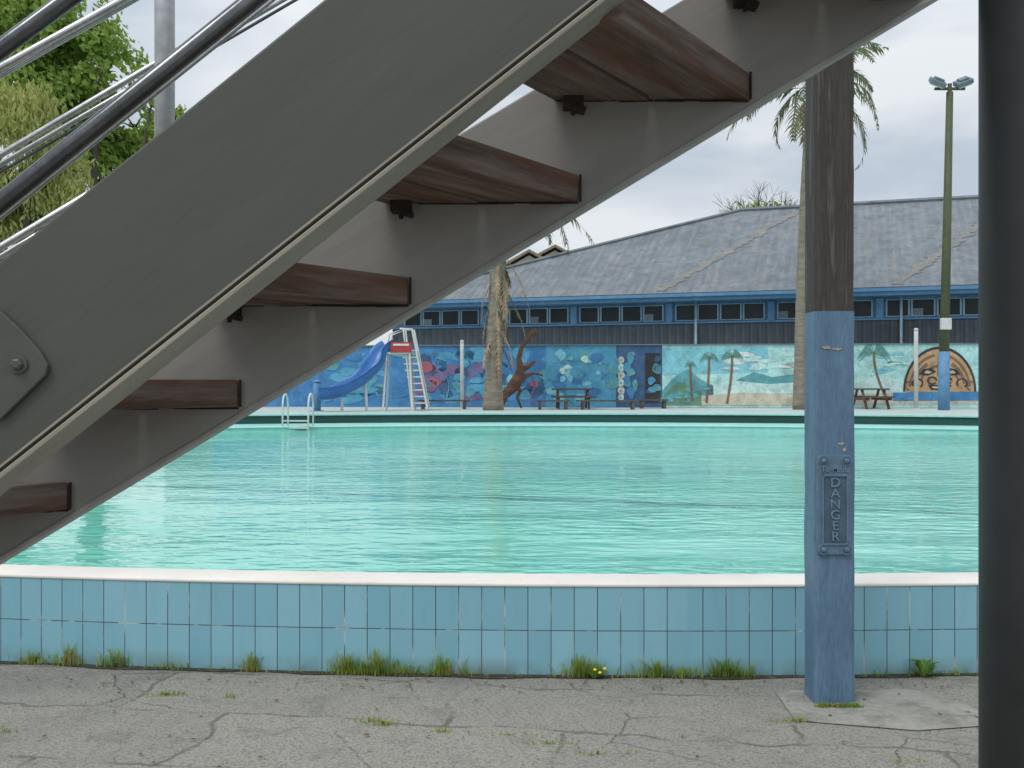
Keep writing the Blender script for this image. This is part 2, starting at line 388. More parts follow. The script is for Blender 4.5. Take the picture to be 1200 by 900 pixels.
for px,n,h,sp in ((15,70,.10,.06),(60,90,.17,.04),(120,70,.14,.04),(188,30,.06,.06),(290,60,.14,.025),(405,110,.16,.045),(440,190,.16,.06),(475,60,.08,.07),(520,100,.15,.04),(545,30,.08,.04),
        (680,140,.15,.045),(700,40,.10,.06),(770,120,.13,.05),(800,60,.08,.07),(850,110,.14,.04),(875,40,.08,.04),(1030,30,.04,.1),(1085,40,.06,.05),(1120,40,.05,.06),(350,20,.03,.1),(610,20,.03,.1),(240,20,.03,.1)):
    x=(px-600)/1200*5.25; tuft(x,wall_y(x)-.02,n,h,sp)
for px,py,n,h,sp in ((195,815,60,.03,.06),(270,818,15,.04,.03),(450,850,70,.03,.05),(435,846,40,.03,.05),(935,846,80,.025,.06),(640,872,45,.02,.08),(520,858,40,.02,.05),(700,884,45,.02,.1),(1055,893,30,.02,.08),(5,858,20,.03,.03),(960,818,10,.02,.05),(600,862,30,.015,.1),(560,822,14,.02,.05)):
    D=1800/(py-450); tuft((px-600)/1200*D,D,n,h,sp,.002)
for a in range(70):
    tuft(1.51+R.uniform(-.1,.1),4.74+R.uniform(-.01,.01),6,.028,.012,.004)
wo=wd.build('weeds','weed'); wo['kind']='stuff'; wo['label']='tufts of grass and weeds along the tiled wall foot'
def leafy(x,label,nn,sc,flower):
    bl=thing('dandelion_plant',(x,wall_y(x)-.05,0),label,'plant')
    q=MB(); 
    for i in range(nn):
        a=i*2.4; L=R.uniform(.05,.09)*sc; d=Vector((math.cos(a),math.sin(a)*.6,0)); s_=Vector((-d.y,d.x,0))*.013
        b0=Vector((x,wall_y(x)-.05,.003)); up_=.05*R.uniform(.4,1.6)*sc; m1=b0+d*L*.6+Vector((0,0,up_)); e=b0+d*L+Vector((0,0,up_*.8+.02))
        q.add([b0,m1+s_,e,m1-s_],[(0,1,2,3)])
    q.build('foliage','leaf_fresh',bl)
    for (dx,dz) in flower:
        q=MB(); c=Vector((x+dx,wall_y(x)-.07,dz)); q.tube([(x,wall_y(x)-.055,.005),c],.0015,5)
        q.tube([c,c+Vector((0,0,.004)),c+Vector((0,-.003,.008))],[.003,.010,.006],9,1); q.build('flower',['leaf_fresh','petal'],bl)
leafy(2.1,'small leafy weed growing at the foot of the tiled wall',22,1.2,())
leafy(.42,'small weed with yellow flowers at the wall foot',12,.8,((.0,.05),(.025,.035),(.05,.055)))
lf=MB()
M['leaflitter']=mat('leaf_litter',(.20,.10,.04),(.10,.06,.03),20,.9)
for i in range(240):
    y=R.uniform(3.9,5.15) if R.random()<.35 else R.uniform(5.0,5.22); x=R.uniform(-2.6,2.6)
    if y>wall_y(x)-.03: y=wall_y(x)-.05
    a=R.uniform(0,6.28); L=R.uniform(.004,.015); d=Vector((math.cos(a),math.sin(a),0))*L; s_=Vector((-d.y,d.x,0))*.5
    c=Vector((x,y,.008)); up=Vector((0,0,R.uniform(0,.008)))
    lf.add([c-d,c+s_+up,c+d,c-s_],[(0,1,2,3)])
lo=lf.build('leaf_litter','leaflitter'); lo['kind']='stuff'

# ---------------------------------------------------------------- staircase
DN,DF=1.38,1.85
stair=thing('staircase',P(0,1100,1.6),'grey painted outdoor staircase with open weathered brown timber treads','staircase')
def nt_(x): return 305-.807*x
def nb_(x): return 553-.79*x
def ft_(x): return 481-.602*x
def fb_(x): return 655-.602*x
yg=450+1.5/DN*1200
mb=MB()
mb.prism([P((305-yg)/.807,yg,DN),P((553-yg)/.79,yg,DN),P(1100,nb_(1100),DN),P(1100,nt_(1100),DN)],(0,.068,0))
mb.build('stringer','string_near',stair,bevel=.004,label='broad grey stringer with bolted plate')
mb=MB(); xe=(553-yg)/.79+8
th=Vector((0,0,-.010))
a=P(xe,nb_(xe)+1,DN)+Vector((0,-.003,0)); b_=P(1100,nb_(1100)+1,DN)+Vector((0,-.003,0))
mb.prism([a,b_,b_+th,a+th],(0,.084,0))
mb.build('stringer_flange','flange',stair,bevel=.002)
mb=MB()
a=P(xe,nb_(xe)-7,DN)+Vector((0,-.004,0)); b_=P(1100,nb_(1100)-7,DN)+Vector((0,-.004,0))
mb.prism([a,b_,b_+Vector((0,0,-.004)),a+Vector((0,0,-.004))],(0,.003,0))
mb.build('highlight_bead','flange',stair)  # pale strip along the lip, painted in as its thin highlight line
yf=450+1.5/DF*1200
mb=MB()
mb.prism([P((481-yf)/.602,yf,DF),P((655-yf)/.602,yf,DF),P(1500,fb_(1500),DF),P(1500,ft_(1500),DF)],(0,.045,0))
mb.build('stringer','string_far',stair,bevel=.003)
mb=MB(); xe=(655-yf)/.602+8
a=P(xe,fb_(xe),DF)+Vector((0,-.003,.004)); b_=P(1500,fb_(1500),DF)+Vector((0,-.003,.004))
mb.prism([a,b_,b_+Vector((0,0,-.009)),a+Vector((0,0,-.009))],(0,.054,0))
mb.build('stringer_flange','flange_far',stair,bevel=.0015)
for k in range(-9,3):
    C=P(678+199*k,205-120*k,DF)+Vector((0,-.002,0)); d=.405
    nr=C+Vector((-.67*d,-d,0)); T=.049; gn=.31 if k>=0 else .24
    mb=MB()
    for (o0,o1,dz,q0,q1) in ((0,.172,0,0,gn*.49),(.180,.35,.003,gn*.525,gn)):
        j=R.uniform(-.002,.002)
        mb.prism([C+Vector((-o0,0,-dz)),C+Vector((-o1,0,-dz)),nr+Vector((-q1,0,-dz+j)),nr+Vector((-q0,0,-dz+j))],(0,0,-T))
    mb.build('tread','tread',stair,bevel=.003)
    mb=MB()
    bc=C+Vector((-.318,-.02,-T-.012))
    mb.box(bc,(.036,.036,.022)); mb.box(bc+Vector((.010,-.004,-.012)),(.024,.03,.010),rot=Matrix.Rotation(.3,3,'Y'))
    mb.tube([bc+Vector((0,0,-.008)),bc+Vector((0,0,-.022))],.005,6)
    mb.build('bracket','rust',stair,bevel=.002)
    mb=MB()
    for q in range(12):
        mb.box(C+Vector((-.015-.029*q,-.0015,-T-.0022+R.uniform(-.001,.001))),(.030,.004,R.uniform(.002,.006)))
    mb.box(C+Vector((.003,-.0015,-T/2)),(.004,.004,T))
    mb.build('sealant_joint','rust',stair)
def plate_pts(D): return [P(x,y,D) for x,y in ((-75,430),(-60,408),(-10,362),(0,364),(22,384),(47,412),(56,428),(53,440),(0,492),(-20,490),(-68,448))]
mb=MB(); mb.prism(plate_pts(DN-.009),(0,.008,0)); mb.build('bolt_plate','string_near',stair,bevel=.002)
for px,py in ((22,427),(-42,425)):
    mb=MB(); c=P(px,py,DN-.009)
    mb.tube([c,c+Vector((0,-.003,0))],.0125,20); mb.tube([c+Vector((0,-.003,0)),c+Vector((0,-.008,0)),c+Vector((0,-.010,0))],[.008,.008,.005],6)
    mb.build('bolt','string_near',stair)
def rail(x0,y0,x1,y1,D,r,m_,name='rail'):
    s_=(y1-y0)/(x1-x0)
    mb=MB(); mb.tube([P(x0-700,y0-700*s_,D),P(x1+500,y1+500*s_,D)],r,20); return mb.build(name,m_,stair,smooth=True)
rail(0,238,300,-4,1.41,.0125,'steel_dark','handrail')
rail(0,254,320,-2,1.42,.0045,'steel','rail')
rail(0,58,85,-5,1.41,.0125,'steel_dark','handrail')
rail(0,80,150,-3,1.95,.008,'steel','rail')
rail(0,90,164,-3,1.96,.004,'steel','rail')
rail(0,182,322,-8,1.95,.006,'steel','rail')
rail(0,193,345,-8,1.97,.005,'steel','rail')
rail(0,202,360,-8,1.97,.003,'steel_dark','rail')
rail(0,290,70,248,1.95,.007,'steel','rail')
rail(0,301,70,259,1.97,.005,'steel','rail')
for xx,y0 in ((193,372),(-260,640)):
    mb=MB(); mb.tube([P(xx,-330,1.93),P(xx,y0,1.93)],.0185,24)
    mb.build('baluster_post','post_grey',stair,smooth=True)

sp=thing('steel_post',(.822,1.6,0),'thick charcoal painted round steel post','post')
mb=MB(); mb.tube([(.822,1.6,.012),(.822,1.6,1.2),(.822,1.6,2.2),(.822,1.6,3.6)],.085,48,cap=True); mb.build('shaft','post_dark',sp,smooth=True)
mb=MB(); mb.box((.822,1.6,.006),(.26,.26,.012)); mb.build('base_plate','post_dark',sp,bevel=.002)

# ---------------------------------------------------------------- blue timber pole
PX,PY,PW=1.508,4.87,.188
pole=thing('timber_pole',(PX,PY,0),'square timber pole, bare wood above and blue paint below','pole')
def oct_(z,w,ch,dx=0): 
    h=w/2
    return [Vector((PX+dx+x,PY+y,z)) for x,y in ((-h+ch,-h),(h-ch,-h),(h,-h+ch),(h,h-ch),(h-ch,h),(-h+ch,h),(-h,h-ch),(-h,-h+ch))]
def pcol(z0,z1,name,m_,w=PW):
    mb=MB(); n=26
    for i in range(n+1):
        z=z0+(z1-z0)*i/n
        mb.v+=[p+Vector((noise.noise(p*6)*.004,noise.noise(p*6+Vector((9,0,0)))*.004,0)) for p in oct_(z,w*(1.01-.008*z),.018)]
    for i in range(n):
        for k in range(8):
            mb.f.append([i*8+k,i*8+(k+1)%8,(i+1)*8+(k+1)%8,(i+1)*8+k]); mb.m.append(0)
    mb.f.append(list(range(n*8,n*8+8))); mb.m.append(0)
    return mb.build(name,m_,pole)
pcol(-.02,1.84,'painted_shaft','pole_blue'); pcol(1.8402,4.6,'bare_shaft','timber_old',PW*.99)
M['chip']=mat('bare_wood_chip',(.46,.40,.28),(.30,.26,.19),20,.8)
for (px,py,w,h) in ((968,407,.055,.02),(981,409,.06,.015),(986,520,.04,.016),(990,527,.02,.022)):
    mb=MB(); c=P(px,py,PY-PW/2-.0025); n=13
    pts=[c+Vector((math.cos(6.28*i/n)*w/2*R.uniform(.4,1.15),0,math.sin(6.28*i/n)*h/2*R.uniform(.4,1.3))) for i in range(n)]
    mb.prism(pts,(0,.006,0)); mb.build('paint_chip','chip',pole)
# danger sign
SY=PY-PW/2-.003
sg=thing('danger_sign',P(977.5,591,SY),'blue overpainted metal plate with raised vertical danger lettering','sign')
def rrect(x0,y0,x1,y1,r,D):
    out=[]
    for cx,cy,a0 in ((x1-r,y0+r,-90),(x1-r,y1-r,0),(x0+r,y1-r,90),(x0+r,y0+r,180)):
        for i in range(5):
            a=math.radians(a0+90*i/4); out.append(P(cx+r*math.cos(a),cy+r*math.sin(a),D))
    return out
mb=MB(); mb.prism(rrect(958,533,998,650,5,SY-.012),(0,.012,0)); mb.build('plate','sign_blue',sg,bevel=.002)
def frame(x0,y0,x1,y1,r,t,front,back,name,m_):
    mb=MB(); o_=rrect(x0,y0,x1,y1,r,front); i_=rrect(x0+t,y0+t,x1-t,y1-t,max(.5,r-1),front); n=len(o_)
    D=Vector((0,back-front,0)); bk=[p+D for p in o_]; bi=[p+D for p in i_]
    mb.add(o_+i_+bk+bi,[(k,(k+1)%n,(k+1)%n+n,k+n) for k in range(n)]+[(k,(k+1)%n,(k+1)%n+2*n,k+2*n) for k in range(n)]+[(k+n,(k+1)%n+n,(k+1)%n+3*n,k+3*n) for k in range(n)])
    return mb.build(name,m_,sg)
mb=MB(); mb.prism(rrect(966,559,992,636,2,SY-.0135),(0,.001,0)); mb.build('letter_panel','sign_dark',sg)
frame(963.5,556,994.5,639,3,2.2,SY-.019,SY-.012,'raised_border','sign_blue')
M['letter']=mat('letter_paint',(.16,.255,.345),(.125,.205,.28),20,.5)
def text_mesh(txt,size,ext,name,m_,parent,loc,sx=1,off=0):
    cu=bpy.data.curves.new(name,'FONT'); cu.body=txt; cu.size=size; cu.extrude=ext; cu.align_x='CENTER'; cu.align_y='CENTER'; cu.offset=size*off
    t=bpy.data.objects.new('tmp',cu); COL.objects.link(t)
    bpy.context.view_layer.update()
    me=bpy.data.meshes.new_from_object(t.evaluated_get(bpy.context.evaluated_depsgraph_get()))
    bpy.data.objects.remove(t)
    me.transform(Matrix.Translation(loc)@Matrix.Rotation(math.pi/2,4,'X')@Matrix.Diagonal((sx,1,1,1)))
    me.materials.append(M[m_]); o=bpy.data.objects.new(name,me); COL.objects.link(o)
    o.parent=parent; o.matrix_parent_inverse=Matrix.Translation(-parent.location); return o
for i,ch in enumerate('DANGER'):
    text_mesh(ch,.062,.003,'lettering','letter',sg,P(979,566+i*12.6,SY-.0165),1.05)
text_mesh('TL-M.BL',.037,.0025,'small_lettering','letter',sg,P(978,550.0,SY-.0145),1.0,.01)
for px,py in ((965,540),(992,540),(965,644),(992,644)):
    mb=MB(); c=P(px,py,SY-.011); mb.tube([c,c+Vector((0,-.005,0))],[.027,.025],20)
    mb.tube([c+Vector((0,-.005,0)),c+Vector((0,-.010,0)),c+Vector((0,-.013,0))],[.013,.012,.006],14); mb.build('bolt','sign_blue',sg)
    mb=MB(); ringp=[c+Vector((math.cos(a*.5236)*.0175,-.0052,math.sin(a*.5236)*.0175)) for a in range(13)]; mb.tube(ringp,.0018,6,cap=False); mb.build('bolt_recess','sign_dark',sg,smooth=True)

# ---------------------------------------------------------------- mural wall
KM,Y0M=-.0918,34.38
def MP(px,py,off=0):
    t=(px-600)/1200; Y=Y0M/(1-KM*t)
    nrm=Vector((KM,-1,0)).normalized()
    return Vector((t*Y,Y,H-(py-450)/1200*Y))+nrm*off
mw=thing('mural_wall',(5,34,.72),'long low wall painted with a colourful tropical mural','wall')
def WX(x,z,off=0):
    nrm=Vector((KM,-1,0)).normalized(); return Vector((x,Y0M+KM*x,z))+nrm*off
mb=MB()
mb.prism([WX(-12,.715),WX(24,.715),WX(24,2.79),WX(-12,2.79)],(0,.2,0)); mb.build('wall','wallgrey',mw)
mb=MB(); mb.prism([WX(-12,2.79,.06),WX(24,2.79,.06),WX(24,2.82,.06),WX(-12,2.82,.06)],(0,.28,0)); mb.build('coping','wallgrey',mw)
pal={'navy':(.04,.10,.21),'blue':(.05,.20,.42),'mid':(.08,.31,.47),'cyan':(.20,.50,.58),'turq':(.38,.64,.62),'pale':(.50,.69,.66),
 'red':(.34,.10,.13),'sand':(.52,.48,.38),'green':(.11,.23,.15),'olive':(.15,.19,.08),'brown':(.19,.11,.07),'black':(.03,.03,.034),'orange':(.46,.28,.14),'white':(.60,.65,.65),'teal':(.10,.32,.36),'purple':(.16,.12,.24)}
pn=list(pal); pm=[]
for k in pn:
    cc=pal[k]
    pm.append(mat('mural_'+k,cc,tuple(min(1,x*1.3+.03) for x in cc),2.2,.65,bump=0,lo=.4,hi=.7,c3=tuple(x*.65+.02 for x in cc),c3scale=3.0,c3lo=.5,c3hi=.7))
art=MB()
def ap_(pts,colr,l):
    art.add([MP(x,y,.004+.004*l) for x,y in pts],[tuple(range(len(pts)-1,-1,-1))],pn.index(colr))
def blob(cx,cy,rx,ry,colr,l,n=16,j=.15):
    ph=R.uniform(0,6.28); ap_([(cx+rx*math.cos(6.283*i/n)*(1+j*math.sin(3*6.283*i/n+ph)),cy+ry*math.sin(6.283*i/n)*(1+j*math.cos(2*6.283*i/n+ph))) for i in range(n)],colr,l)
def rc(x0,y0,x1,y1,c,l): ap_([(x0,y0),(x1,y0),(x1,y1),(x0,y1)],c,l)
def pxz(z,px): 
    Y=Y0M/(1-KM*(px-600)/1200); return 450-(z-H)*1200/Y
TOP=lambda x: pxz(2.785,x); BOT=lambda x: pxz(.73,x)
def seg(x0,x1,c): ap_([(x0,TOP(x0)),(x1,TOP(x1)),(x1,BOT(x1)),(x0,BOT(x0))],c,0)
seg(250,485,'blue'); seg(485,640,'blue'); seg(640,722,'mid'); seg(722,776,'navy'); seg(776,1000,'turq'); seg(1000,1240,'turq')
def kelp(x,y0,y1,w,colr,l):
    n=9; L=[(x+math.sin(i*.9+x)*w*1.3,y0+(y1-y0)*i/n,w*(1-i/n*.8)) for i in range(n+1)]
    ap_([(a-c,b) for a,b,c in L]+[(a+c,b) for a,b,c in reversed(L)],colr,l)
def dabs(n,x0,x1,y0,y1,rx,ry,cols,l0=1):
    for i in range(n): blob(R.uniform(x0,x1),R.uniform(y0,y1),R.uniform(*rx),R.uniform(*ry),R.choice(cols),l0+i%4,12,.2)
dabs(26,375,482,414,468,(6,16),(3,7),['mid','blue','mid','blue','teal'])
dabs(30,488,580,414,466,(6,14),(4,10),['purple','navy','blue','blue','mid','navy'])
dabs(12,494,522,428,458,(4,9),(4,9),['red','purple','red','red'],5); dabs(8,528,572,424,466,(4,9),(4,10),['mid','teal','mid'],5)
dabs(28,584,640,414,466,(5,12),(4,9),['mid','teal','blue','mid','blue','navy'])
blob(612,430,7,5,'red',6); blob(626,450,5,4,'red',6); blob(600,446,6,7,'cyan',6)
for i in range(6): kelp(R.uniform(488,640),474,R.uniform(430,452),R.uniform(1,2),R.choice(['teal','mid','purple']),6)
dabs(28,646,720,413,467,(5,12),(3,9),['mid','blue','mid','teal','blue','cyan'])
dabs(8,652,716,420,458,(3,6),(2,4.5),['cyan','pale','cyan'],5)
rc(722,409,748,472,'navy',2); rc(756,414,774,472,'black',3)
for i,(y,w_,c_) in enumerate(((422,5,'sand'),(431,5,'pale'),(440,6,'sand'),(449,5,'pale'),(458,6,'sand'),(466,5,'pale'))):
    blob(728,y,w_*.7,5,c_,5,8); blob(727.5,y,1.4,1.2,'teal',6,6)
dabs(8,734,748,414,466,(3,5),(3,7),['mid','teal','blue'],5); dabs(7,758,773,418,466,(3,5),(3,8),['mid','navy','teal'],5)
ap_([(776,408),(900,407),(900,436),(776,440)],'cyan',1)
ap_([(776,458),(792,440),(806,432),(820,444),(836,452),(836,474),(776,474)],'teal',2)
ap_([(776,466),(788,452),(800,446),(812,456),(822,462),(822,475),(776,475)],'green',3)
ap_([(830,452),(860,446),(900,450),(934,448),(934,461),(830,463)],'pale',2)
ap_([(822,464),(870,460),(934,462),(1000,463),(1000,475),(822,475)],'sand',3)
dabs(22,850,934,412,432,(5,14),(1.5,3.5),['pale','white','turq','pale'],2)
dabs(16,778,830,446,472,(2,6),(1.5,4),['green','teal','teal','olive'],4)
ap_([(862,446),(884,436),(905,442),(934,438),(934,450),(862,452)],'teal',1)
def mpalm(x,y0,y1,lean,l,s=1):
    n=8
    L=[(x+lean*math.sin(i/n*1.6),y0+(y1-y0)*i/n) for i in range(n+1)]
    ap_([(a-1.5,b) for a,b in L]+[(a+1.3,b) for a,b in reversed(L)],'brown',l)
    cx,cy=L[-1]
    for a in range(13):
        an=math.radians(-200+a*18.5); dx=math.cos(an); dy=math.sin(an)
        e=(cx+dx*16*s,cy+dy*8*s+7*s); m1=(cx+dx*9*s,cy+dy*8*s-1)
        ap_([(cx,cy-1),(m1[0],m1[1]-1.2*s),e,(m1[0],m1[1]+.9*s),(cx,cy+1)],'green' if a%2 else 'teal',l+1+a%2)
mpalm(828,472,420,3,4,.8); mpalm(852,473,418,6,6,.95); mpalm(812,470,428,-3,5,.5)
ap_([(1000,446),(1030,440),(1062,447),(1062,462),(1000,462)],'pale',1); ap_([(1000,462),(1062,460),(1240,462),(1240,474),(1000,474)],'sand',2)
ap_([(1046,460),(1240,458),(1240,469),(1046,470)],'blue',3)
mpalm(1036,462,414,-12,4,1.35)
dabs(14,1004,1060,410,440,(4,10),(1.5,3),['pale','turq','cyan'],2)
def ring_art(cx,cy,rx,ry,a0,a1,w,colr,l,n=18):
    o=[];i2=[]
    for i in range(n+1):
        a=math.radians(a0+(a1-a0)*i/n); o.append((cx+rx*math.cos(a),cy-ry*math.sin(a))); i2.append((cx+rx*(1-w)*math.cos(a),cy-ry*(1-w)*math.sin(a)))
    for k in range(n): ap_([o[k],o[k+1],i2[k+1],i2[k]],colr,l)
CXM,CYM=1101,459
ap_([(CXM+43*math.cos(math.radians(a)),CYM-53*math.sin(math.radians(a))) for a in range(0,181,9)],'orange',4)
ring_art(CXM,CYM,43,53,0,180,.06,'black',5)
for (r_,a0,a1,w_) in ((37,8,80,.08),(37,100,172,.08),(32,15,62,.12),(32,118,165,.12),(26,25,155,.10)): ring_art(CXM,CYM,r_,r_*1.22,a0,a1,w_,'brown',5,12)
for s_ in (-1,1):
    ap_([(CXM+s_*4,436),(CXM+s_*10,431),(CXM+s_*20,433),(CXM+s_*24,439),(CXM+s_*14,440)],'black',7)
    ap_([(CXM+s_*9,436),(CXM+s_*15,434),(CXM+s_*19,437),(CXM+s_*13,438)],'sand',8)
    ring_art(CXM+s_*9,446,6,5,0,330,.35,'black',7,10); ring_art(CXM+s_*26,449,7,6,-60,220,.3,'black',7,10)
    ring_art(CXM+s_*36,452,5,6,0,270,.35,'brown',7,10)
ap_([(CXM-1.5,412),(CXM+1.5,412),(CXM+3,440),(CXM-3,440)],'black',7)
ap_([(CXM-14,451),(CXM+14,451),(CXM+10,457),(CXM-10,457)],'black',7); ap_([(CXM-10,453),(CXM+10,453),(CXM+7,455),(CXM-7,455)],'sand',8)
art.build('painting',pm,mw)

# ---------------------------------------------------------------- main building
EL=P(455,354,41.6); ER=P(1148,334,34.5)
HE=4.88
EL.z=HE; ER.z=HE
ax=(ER-EL); ax.z=0; Lb=ax.length; ax.normalize(); nb=Vector((-ax.y,ax.x,0))
if nb.y<0: nb=-nb
Lb+=8; 
def BP(u,v,z): return Vector((EL.x,EL.y,0))+ax*u+nb*v+Vector((0,0,z))
bd=thing('pavilion_building',BP(Lb/2,5,.72),'long blue building with grey corrugated hip roof and window strip','building')
mb=MB(); mb.prism([BP(0,.5,.72),BP(Lb,.5,.72),BP(Lb,15.5,.72),BP(0,15.5,.72)],(0,0,HE-.85)); mb.build('wall','bldg_blue',bd)
zt,zb=4.43,3.88
def uvquad(pts,uvs,name,m_,parent):
    mb=MB(); mb.add(pts,[tuple(range(len(pts)))]); o=mb.build(name,m_,parent)
    l=o.data.uv_layers.new(name='UVMap')
    for li,u in enumerate(uvs): l.data[li].uv=u
    return o
uvquad([BP(-.01,.42,2.2),BP(Lb,.42,2.2),BP(Lb,.42,3.74),BP(-.01,.42,3.74)],[(0,0),(Lb,0),(Lb,1.3),(0,1.3)],'cladding','clad',bd)
mb=MB(); mb.prism([BP(0,.36,3.745),BP(Lb,.36,3.745),BP(Lb,.5,3.745),BP(0,.5,3.745)],(0,0,.06)); mb.build('sill_band','bldg_blue',bd)
u=.5; cnt=0
while u<Lb-1.2:
    mb=MB(); w=.78
    mb.prism([BP(u+.05,.47,zb),BP(u+w-.05,.47,zb),BP(u+w-.05,.47,zt),BP(u+.05,.47,zt)],nb*.02)
    for (a0,a1,z0,z1) in ((0,w,zb-.03,zb),(0,w,zt,zt+.03),(0,.05,zb,zt),(w-.05,w,zb,zt)):
        mb.prism([BP(u+a0,.44,z0),BP(u+a1,.44,z0),BP(u+a1,.44,z1),BP(u+a0,.44,z1)],nb*.05,1)
    if cnt%5==1: mb.prism([BP(u+.05,.46,zb),BP(u+w*.5,.46,zb),BP(u+w*.5,.46,zb+.25),BP(u+.05,.46,zb+.25)],nb*.005,2)
    o=mb.build('window',['glass','bldg_light','wallgrey'],bd)
    cnt+=1; u+=w+.05
    if cnt%4==0:
        mb=MB(); mb.prism([BP(u+.06,.34,3.81),BP(u+.30,.34,3.81),BP(u+.30,.34,4.5),BP(u+.06,.34,4.5)],nb*.12); mb.build('pilaster','bldg_blue',bd); u+=.38
HR=9.05; rv=7.8; hip=13.2
e0,e1=BP(-.5,-.35,HE-.05),BP(Lb+.5,-.35,HE-.05); r0,r1=BP(hip,rv,HR),BP(Lb+.5,rv,HR); f0,f1=BP(-.5,16.2,HE-.05),BP(Lb+.5,16.2,HE-.05)
sl_=math.hypot(rv,HR-HE)
uvquad([e0,e1,r1,r0],[(0,0),(Lb+1,0),(Lb+1,sl_),(hip+.5,sl_)],'roof','roof',bd)
uvquad([f1,f0,r0,r1],[(0,0),(Lb+1,0),(Lb+1-hip,sl_),(0,sl_)],'roof','roof',bd)
uvquad([f0,e0,r0],[(0,0),(16,0),(8,12)],'roof','roof',bd)
up=Vector((0,0,.05))
mb=MB(); mb.tube([e0+up,r0+up],.08,6); mb.tube([r0+up,r1+up],.10,6); mb.build('ridge_cap','roof',bd)
def onroof(u,s): return e0+ax*u+(nb*(rv+.35)+Vector((0,0,HR-HE+.05)))*s
for (u0,s0,u1,s1) in ((11.6,.02,16.0,.93),(19.8,.02,24.6,.98)):
    mb=MB(); n=60; L1=[];L2=[]
    for i in range(n+1):
        c=onroof(u0+(u1-u0)*i/n,s0+(s1-s0)*i/n)+up*.4; L1.append(c-ax*R.uniform(.08,.36)); L2.append(c+ax*R.uniform(.08,.36))
    mb.v+=L1+L2
    for i in range(n): mb.f.append([i,n+1+i,n+2+i,i+1]); mb.m.append(0)
    mb.build('roof_flashing','tan',bd)
mb=MB(); mb.prism([BP(-.5,-.47,HE-.20),BP(Lb+.5,-.47,HE-.20),BP(Lb+.5,-.36,HE-.20),BP(-.5,-.36,HE-.20)],(0,0,.12)); mb.build('gutter','bldg_blue',bd)
mb=MB(); mb.prism([BP(-.5,-.34,HE-.34),BP(Lb+.5,-.34,HE-.34),BP(Lb+.5,.5,HE-.34),BP(-.5,.5,HE-.34)],(0,0,.2)); mb.build('soffit','bldg_blue',bd)
for uu in (12.4,19.5):
    mb=MB(); mb.tube([BP(uu,.28,HE-.3),BP(uu,.28,.8)],.05,8); mb.build('downpipe','bldg_light',bd,smooth=True)

hs=thing('gabled_house',(3,62,0),'small cream gabled house behind the blue building','house')
def gable(cx,D,hw,pk,dz,dp):
    a=Vector((cx-hw,D,pk-dz)); b_=Vector((cx+hw,D,pk-dz)); p=Vector((cx,D,pk))
    mb=MB(); mb.prism([(cx-hw+.3,D,0),(cx+hw-.3,D,0),b_-Vector((.3,0,0)),p-Vector((0,0,.15)),a+Vector((.3,0,0))],(0,dp,0)); mb.build('wall','housewall',hs)
    mb=MB()
    for q in (a,b_):
        mb.prism([q+Vector((0,-.4,0)),p+Vector((0,-.4,0)),p+Vector((0,-.4,.16)),q+Vector((0,-.4,.16))],(0,dp+.8,0))
    mb.build('roof','houseroof',hs)
gable(2.6,62,3.6,9.75,1.9,12); gable(1.0,60,1.6,9.2,.9,8)

# ---------------------------------------------------------------- palms
def frond(mb,base,az,elev,L,droop,ll,n=24,mi=0,w=.055,gap=0):
    h=Vector((math.cos(az),math.sin(az),0)); side=Vector((-h.y,h.x,0)); p=Vector(base); st=L/n
    for i in range(n):
        s=i/n; pitch=elev-droop*s**1.3; t=h*math.cos(pitch)+Vector((0,0,1))*math.sin(pitch)
        q=p+t*st; rw=.035*(1-s)+.01
        mb.add([p-side*rw,p+side*rw,q+side*rw*.9,q-side*rw*.9],[(0,1,2,3)],mi)
        if s>.12:
            l=ll*math.sin(math.pi*min(1,.12+s*.88))**.6*R.uniform(.7,1.15)
            for sg_ in (-1,1):
                if R.random()<gap: continue
                d=(side*sg_*.8+t*.6+Vector((0,0,-.55*R.uniform(.4,1.8)))).normalized()
                e=q+d*l; mid=q+d*l*.5+Vector((0,0,.04)); wv_=t*w*.5
                mb.add([q-wv_,q+wv_,mid+wv_,mid-wv_,e],[(0,1,2,3),(3,2,4)],mi)
        p=q
